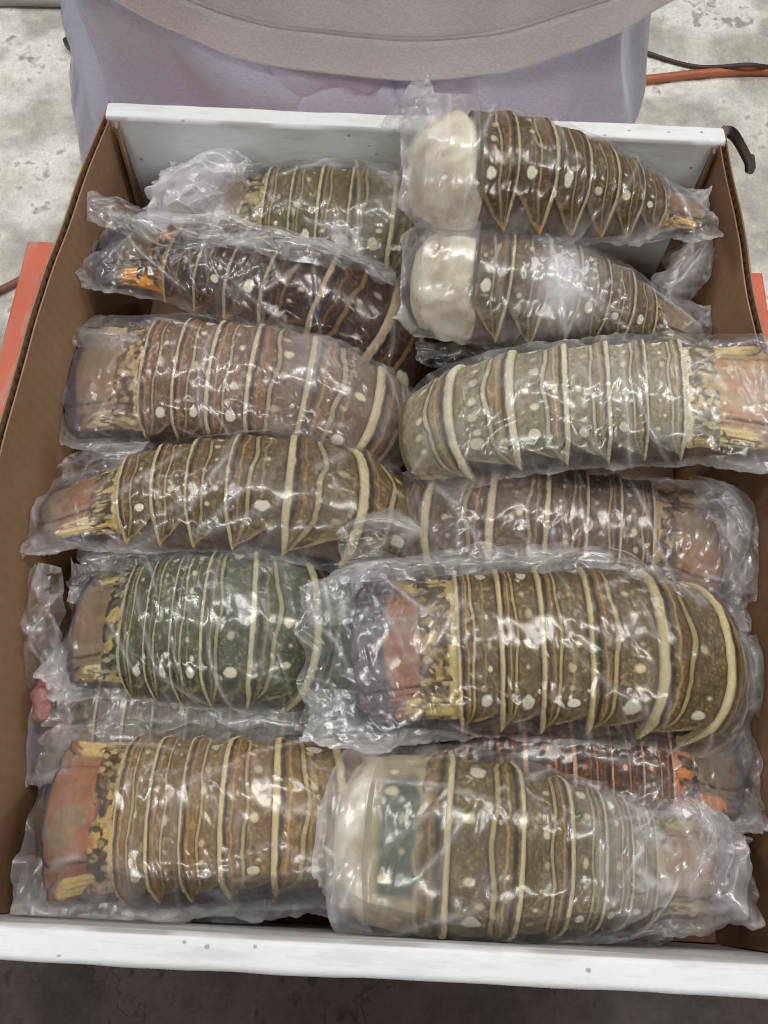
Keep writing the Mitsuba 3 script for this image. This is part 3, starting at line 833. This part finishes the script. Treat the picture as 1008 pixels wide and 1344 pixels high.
def facets(x, y, size, seed, stretch=1.0):
    """Crumple: a piecewise flat height in about -1..1 over random triangles, and how near each point is to a fold (0..1)."""
    from scipy.spatial import Delaunay
    rng = np.random.default_rng(900 + seed)
    x0, x1, y0, y1 = x.min() - .02, x.max() + .02, y.min() - .02, y.max() + .02
    n = int((x1 - x0) * (y1 - y0) / (size * size * stretch))
    pts = np.stack([rng.uniform(x0, x1, n), rng.uniform(y0, y1, n)], -1)
    hgt = rng.uniform(-1, 1, n)
    tri = Delaunay(pts * [1 / stretch, 1])
    X = np.stack([x.ravel() / stretch, y.ravel()], -1)
    k = tri.find_simplex(X)
    k = np.maximum(k, 0)
    tr = tri.transform[k]
    b = np.einsum('nij,nj->ni', tr[:, :2], X - tr[:, 2])
    b = np.concatenate([b, 1 - b.sum(1, keepdims=True)], 1)
    z = (hgt[tri.simplices[k]] * b).sum(1)
    # small triangles would be needles: limit the steepness
    e = np.clip(1 - b.min(1) * 9, 0, 1)
    return np.clip(z, -1.2, 1.2).reshape(x.shape), (e ** 2).reshape(x.shape)


def film_wad(key, pts, r0, r1, seed, opacity=.5, squash=.6, name='plastic_fold', step=.0011, layers=2):
    """Loose gathered film: crumpled sheets lying over each other along a short path."""
    pts = np.asarray(pts, float)
    n0 = len(pts)
    L = np.linalg.norm(np.diff(pts, axis=0), axis=1).sum()
    n = max(12, int(L / step))
    tt = np.linspace(0, n0 - 1, n)
    c = np.stack([np.interp(tt, np.arange(n0), pts[:, k]) for k in range(3)], -1)
    c = np.stack([np.convolve(np.pad(c[:, k], 8, 'edge'), np.ones(17) / 17, 'valid') for k in range(3)], -1)
    d = np.gradient(c, axis=0)
    d /= np.linalg.norm(d, axis=1, keepdims=True)
    side = np.cross(d, UP)
    side /= np.linalg.norm(side, axis=1, keepdims=True)
    up = np.cross(side, d)
    vs, fs, us, o = [], [], [], 0
    for l in range(layers):
        m = int(2.4 * max(r0, r1) / step)
        W, B = np.meshgrid(np.linspace(0, 1, n), np.linspace(-1, 1, m), indexing='ij')
        r = (r0 + (r1 - r0) * W) * (.72 + .28 * np.sin(np.pi * W)) * (1.0 - .15 * l)
        x, y = W * L, B * r
        q = np.stack([x, y, x * 0 + seed], -1)
        big, e1 = facets(x, y, .0085, seed * 7 + l, 3.0)
        mid, e2 = facets(x, y, .0042, seed * 7 + l + 3, 2.0)
        lat = y * (1 + .30 * (meshkit.noise(q * 90, seed + l) - .5)) + mid * .0018 + .004 * (meshkit.noise(np.stack([x / .012, x * 0, x * 0 + l], -1), seed) - .5)
        ht = squash * r * (np.cos(B * 1.75) - .35) + big * .0042 + mid * .0022 + l * .0022 - .004
        al = x + .010 * (meshkit.noise(np.stack([y / .006, y * 0, y * 0 + l], -1), seed + 3) - .5) * np.abs(2 * W - 1) ** 4
        ci = np.stack([np.interp(np.clip(al, 0, L), np.linspace(0, L, n), c[:, k]) for k in range(3)], -1)
        P = ci + side[:, None] * lat[..., None] + up[:, None] * ht[..., None] + d[:, None] * (al - np.clip(al, 0, L))[..., None]
        op = opacity * (.12 + .62 * sst(-.7, .9, big * .5 + mid * .7) + .30 * e1 + .15 * e2)
        vs.append(keep_in_box(P).reshape(-1, 3))
        fs.append(grid_faces(n, m) + o)
        us.append(np.clip(op, .03, .8).ravel())
        o += n * m
    op = np.concatenate(us)
    add(f'{key}__{name}', (np.vstack(vs), np.vstack(fs)), 'mat_film', True, uv=np.stack([op, op * 0 + .5], -1))


G = 'film wrapped lobster tails in the box'
TAILS = [
    # label, geometry, film
    ('film wrapped lobster tail with white meat at its left end, topmost on the right', dict(F=(.166, .394, .806), H=(.0313, .390, .838), aF=.014, aH=.034, bend_h=.10, bend_f=-.1, roll=.30, meat=.24, hk=.95, starts=(.22, .34, .46, .59, .72, .86, 1.0)),
     dict(eF=.04, eH=.04, crump_h=.35, crump_f=.5, flat_h=.55, frost=.25, near=.004)),
    ('frosted lobster tail with white meat at its left end, second on the right', dict(F=(.164, .333, .782), H=(.036, .344, .804), aF=.016, aH=.034, bend_h=.10, bend_f=-.1, roll=.30, meat=.26, hk=.95, starts=(.22, .34, .46, .59, .72, .86, 1.0)),
     dict(eF=.10, eH=.04, clear=.045, crump_h=.35, crump_f=.8, flat_h=.6, frost=.75, haze=(.66, .012, .013), near=.004)),
    ('olive lobster tail in crumpled film against the white back panel at top left', dict(F=(-.125, .397, .785), H=(.030, .392, .785), aF=.029, aH=.033, bend_h=.55, roll=.05),
     dict(eF=.16, eH=.04, clear=.045, crump_f=1.0, crump_h=.5, frost=1.1, far=.004)),
    ('dark maroon lobster tail with orange edged fan, second on the left', dict(F=(-.180, .370, .782), H=(-.004, .328, .780), aF=.0275, aH=.0365, bend_h=.70, yaw=-.25, roll=.28),
     dict(eF=.05, eH=.04, clear=.015, crump_f=.8, crump_h=.4, frost=.35, far=.006)),
    ('pinkish brown lobster tail with pale stripes, third on the left', dict(F=(-.188, .289, .770), H=(-.012, .280, .775), aF=.033, aH=.0345, bend_h=.80, yaw=-.15, roll=0.0),
     dict(eF=.04, eH=.03, clear=.04, crump_f=.5, crump_h=.4, frost=.3)),
    ('brown lobster tail lying on its side showing cream hooks and a yellow fan edge', dict(F=(-.186, .205, .772), H=(-.010, .214, .780), aF=.020, aH=.0315, bend_h=.60, yaw=-.35, roll=.46, hk=.86, swell=.003),
     dict(eF=.05, eH=.08, crump_f=.4, crump_h=.8, frost=.25, near=.005)),
    ('dark green lobster tail at the left of the largest tail', dict(F=(-.162, .147, .764), H=(-.042, .152, .772), aF=.027, aH=.0355, bend_h=.80, roll=.10, swell=.003),
     dict(eF=.06, eH=.04, clear=.025, crump_f=.9, crump_h=.6, frost=.25)),
    ('mostly hidden lobster tail in the gap under the dark green tail', dict(F=(-.182, .106, .742), H=(-.035, .109, .742), aF=.026, aH=.027, bend_h=.3),
     dict(eF=.07, eH=.04, clear=.10, crump_f=.9, crump_h=.6, frost=.5)),
    ('warm brown lobster tail with an orange red fan in the front left corner', dict(F=(-.156, .056, .762), H=(-.008, .065, .772), aF=.0350, aH=.0315, bend_h=.50, roll=.08),
     dict(eF=.08, eH=.04, clear=.04, crump_f=.5, crump_h=.5, frost=.6, near=.008)),
    ('wide lobster tail with cream meat edge at its left, nearest the front panel', dict(F=(.148, .047, .775), H=(.002, .053, .790), aF=.0195, aH=.0368, bend_h=.28, roll=-.03, meat=.15, starts=(.22, .30, .38, .48, .62, .80, 1.0)),
     dict(eF=.13, eH=.015, clear=.04, crump_f=.95, crump_h=.9, frost=.9, near=.003, flat_h=.75)),
    ('largest lobster tail with a reddish fan at its left, middle of the right side', dict(F=(-.0183, .134, .793), H=(.153, .140, .798), aF=.0335, aH=.0365, bend_h=.85, yaw=-.12, roll=.04),
     dict(eF=.13, eH=.03, clear=.025, crump_f=.16, crump_h=.6, frost=.15, far=.004, near=.004)),
    ('brown lobster tail half covered by the largest tail, fan at the right side panel', dict(F=(.171, .200, .776), H=(.010, .214, .772), aF=.030, aH=.0325, bend_h=.70, roll=0.),
     dict(eF=.12, eH=.03, clear=.05, crump_f=.95, crump_h=.4, frost=.45)),
    ('pale olive lobster tail whose fan lies over the right side panel', dict(F=(.1800, .2585, .834), H=(.012, .259, .796), aF=.0285, aH=.0295, bend_h=.50, yaw=.10, roll=.05),
     dict(eF=.05, eH=.06, clear=.03, crump_f=.3, crump_h=.6, frost=.25, near=.005)),
    ('dark lobster tail with orange stripes in the gap between the two nearest right tails', dict(F=(.168, .097, .764), H=(.022, .094, .764), aF=.026, aH=.030, bend_h=.4, roll=.25),
     dict(eF=.09, eH=.04, clear=.035, crump_f=.7, crump_h=.5, frost=.2)),
]
BUILT = []
for i, (label, geo, fl) in enumerate(TAILS):
    key = 'lobster_tail' + (f'_{i:03d}' if i else '')
    t = Tail(i, key, **geo)
    t.build()
    BUILT.append(t)
    t.film(seed=3 + i, **fl)
    tag(key, label, 'lobster tail', G)


# gathered folds of cling film between and beside the tails
WADS = [
    ('lobster_tail_006', [(-0.1736, 0.173, 0.79), (-0.1789, 0.1516, 0.78), (-0.1746, 0.1313, 0.77), (-0.1627, 0.1158, 0.765), (-0.1688, 0.0996, 0.76)], 0.012, 0.012, 0.42, 0.7),
    ('lobster_tail_009', [(0.1342, 0.08, 0.79), (0.145, 0.0675, 0.79), (0.1413, 0.047, 0.785), (0.1345, 0.0281, 0.775)], 0.013, 0.015, 0.38, 0.6),
    ('lobster_tail_002', [(-0.1498, 0.412, 0.8), (-0.1312, 0.405, 0.8), (-0.1131, 0.3907, 0.795)], 0.024, 0.027, 0.75, 0.6),
    ('lobster_tail_001', [(0.1716, 0.3906, 0.8), (0.1584, 0.3655, 0.8), (0.145, 0.3487, 0.79)], 0.011, 0.015, 0.45, 0.6),
    ('lobster_tail_011', [(0.1461, 0.2292, 0.8), (0.1679, 0.2177, 0.8), (0.1744, 0.1914, 0.795), (0.1778, 0.1712, 0.785)], 0.012, 0.012, 0.42, 0.6),
    ('lobster_tail_003', [(-0.1876, 0.3832, 0.81), (-0.1516, 0.3681, 0.815), (-0.099, 0.3587, 0.82), (-0.0449, 0.3528, 0.815), (-0.0047, 0.354, 0.79)], 0.013, 0.009, 0.42, 0.4),
    ('lobster_tail_010', [(0.1683, 0.1538, 0.79), (0.1769, 0.1331, 0.785), (0.1732, 0.1149, 0.775)], 0.012, 0.012, 0.42, 0.6),
    ('lobster_tail_010', [(-0.0336, 0.1664, 0.815), (0.0133, 0.1695, 0.828), (0.0608, 0.1729, 0.832), (0.1096, 0.1731, 0.828), (0.1456, 0.1618, 0.81)], 0.007, 0.006, 0.33, 0.5),
    ('lobster_tail_004', [(-0.0146, 0.3354, 0.775), (-0.0064, 0.3009, 0.765), (-0.0109, 0.2565, 0.765)], 0.014, 0.014, 0.26, 0.6),
    ('lobster_tail_005', [(-0.0302, 0.1855, 0.8), (-0.0084, 0.1966, 0.8), (0.007, 0.1973, 0.79)], 0.012, 0.014, 0.4, 0.6),
    ('lobster_tail_013', [(0.1687, 0.1229, 0.77), (0.1756, 0.1021, 0.765), (0.1669, 0.0898, 0.76)], 0.01, 0.01, 0.42, 0.6),
    ('lobster_tail', [(0.1794, 0.4022, 0.8), (0.1721, 0.3825, 0.79), (0.1784, 0.3661, 0.78)], 0.006, 0.01, 0.38, 0.5),
    ('lobster_tail_005', [(-0.1836, 0.2335, 0.775), (-0.1627, 0.2359, 0.785), (-0.1311, 0.2402, 0.785)], 0.01, 0.009, 0.36, 0.5),
    ('lobster_tail_006', [(-0.1637, 0.1802, 0.775), (-0.1333, 0.1858, 0.775), (-0.0862, 0.1869, 0.775)], 0.009, 0.008, 0.3, 0.5),
    ('lobster_tail_001', [(0.0056, 0.3115, 0.785), (0.046, 0.3101, 0.785), (0.0971, 0.3148, 0.785), (0.1577, 0.327, 0.785)], 0.01, 0.01, 0.3, 0.5),
    ('lobster_tail_012', [(0.0097, 0.2428, 0.785), (0.0379, 0.2344, 0.785), (0.094, 0.2389, 0.785)], 0.01, 0.008, 0.32, 0.5),
    ('lobster_tail_007', [(-0.1445, 0.0981, 0.765), (-0.1009, 0.1057, 0.765), (-0.0413, 0.1066, 0.765)], 0.01, 0.01, 0.3, 0.5),
    ('lobster_tail_008', [(-0.1553, 0.0308, 0.76), (-0.123, 0.0193, 0.755), (-0.0708, 0.0249, 0.755), (-0.0292, 0.0366, 0.755)], 0.014, 0.014, 0.26, 0.4),
    ('lobster_tail_013', [(0.0187, 0.0948, 0.765), (0.0333, 0.1046, 0.765), (0.0519, 0.1036, 0.765)], 0.011, 0.011, 0.22, 0.5),
    ('lobster_tail_009', [(0.0636, 0.0204, 0.775), (0.0937, 0.0196, 0.775), (0.1274, 0.0232, 0.775)], 0.012, 0.012, 0.3, 0.5),
    ('lobster_tail_004', [(-0.1935, 0.3138, 0.785), (-0.1568, 0.3072, 0.79), (-0.1134, 0.2985, 0.79)], 0.008, 0.008, 0.34, 0.5),
    ('lobster_tail_002', [(-0.148, 0.3928, 0.8), (-0.1265, 0.4024, 0.815), (-0.1062, 0.4149, 0.815), (-0.0946, 0.416, 0.81)], 0.016, 0.014, 0.62, 0.5),
]
for i, (key, pts, r0, r1, op, sq) in enumerate(WADS):
    film_wad(key, pts, r0, r1, 70 + i, op, sq)

# the stiff corner of film that stands up beside the topmost white meat
A, B = np.meshgrid(np.linspace(0, 1, 50), np.linspace(-1, 1, 44), indexing='ij')
wd = .016 * (1 - A ** 1.3) + .003
q = np.stack([-.0005 + B * wd + .002 * A, .398 + .012 * A - .006 * B * (1 - A), .848 + .028 * A], -1)
cr = ridged(q * 120, 4) + .5 * ridged(q * 260, 5)
q = q + ((cr - .7) * .0045)[..., None] * np.array([.2, 1.0, .3])
op = np.clip(.22 + .4 * (cr - .6), .1, .8)
add('lobster_tail__plastic_fold', (q.reshape(-1, 3), grid_faces(50, 44)), 'mat_film', True, uv=np.stack([op, op * 0], -1).reshape(-1, 2))

# frost lying under the film of the second tail, and a scrap of pink flesh in the gap at the left side panel
rng = np.random.default_rng(4)
lumps = []
for k in range(130):
    m = trimesh.creation.icosphere(1, 1.0)
    m.vertices *= rng.uniform(.0004, .0015) * np.array([1, 1, .7])
    m.vertices += rng.uniform(-.0005, .0005, (len(m.vertices), 3))
    ds, dt = rng.normal(0, 1, 2) * [.055, .19]
    m.vertices += BUILT[1].surf(np.array([.66 + ds]), np.array([.25 + dt]), .0006)[0]
    lumps.append(m)
add('lobster_tail_001__frost', cat(lumps), 'mat_ice', smooth=40, label='clump of white frost on the shell')
m = trimesh.creation.icosphere(4, 1.0)
m.vertices *= [.005, .011, .005]
m.vertices += m.vertex_normals * ((meshkit.fbm(m.vertices * 190, 3, 6) - .5) * .006)[:, None] + [-.1705, .112, .766]
scene['mat_pink_flesh'] = pr(tinted(.40, .19, .18, .5, 130.0), 0.4)
add('lobster_tail_007__pink_flesh', m, 'mat_pink_flesh', smooth=True, label='scrap of pink flesh at the fan end')
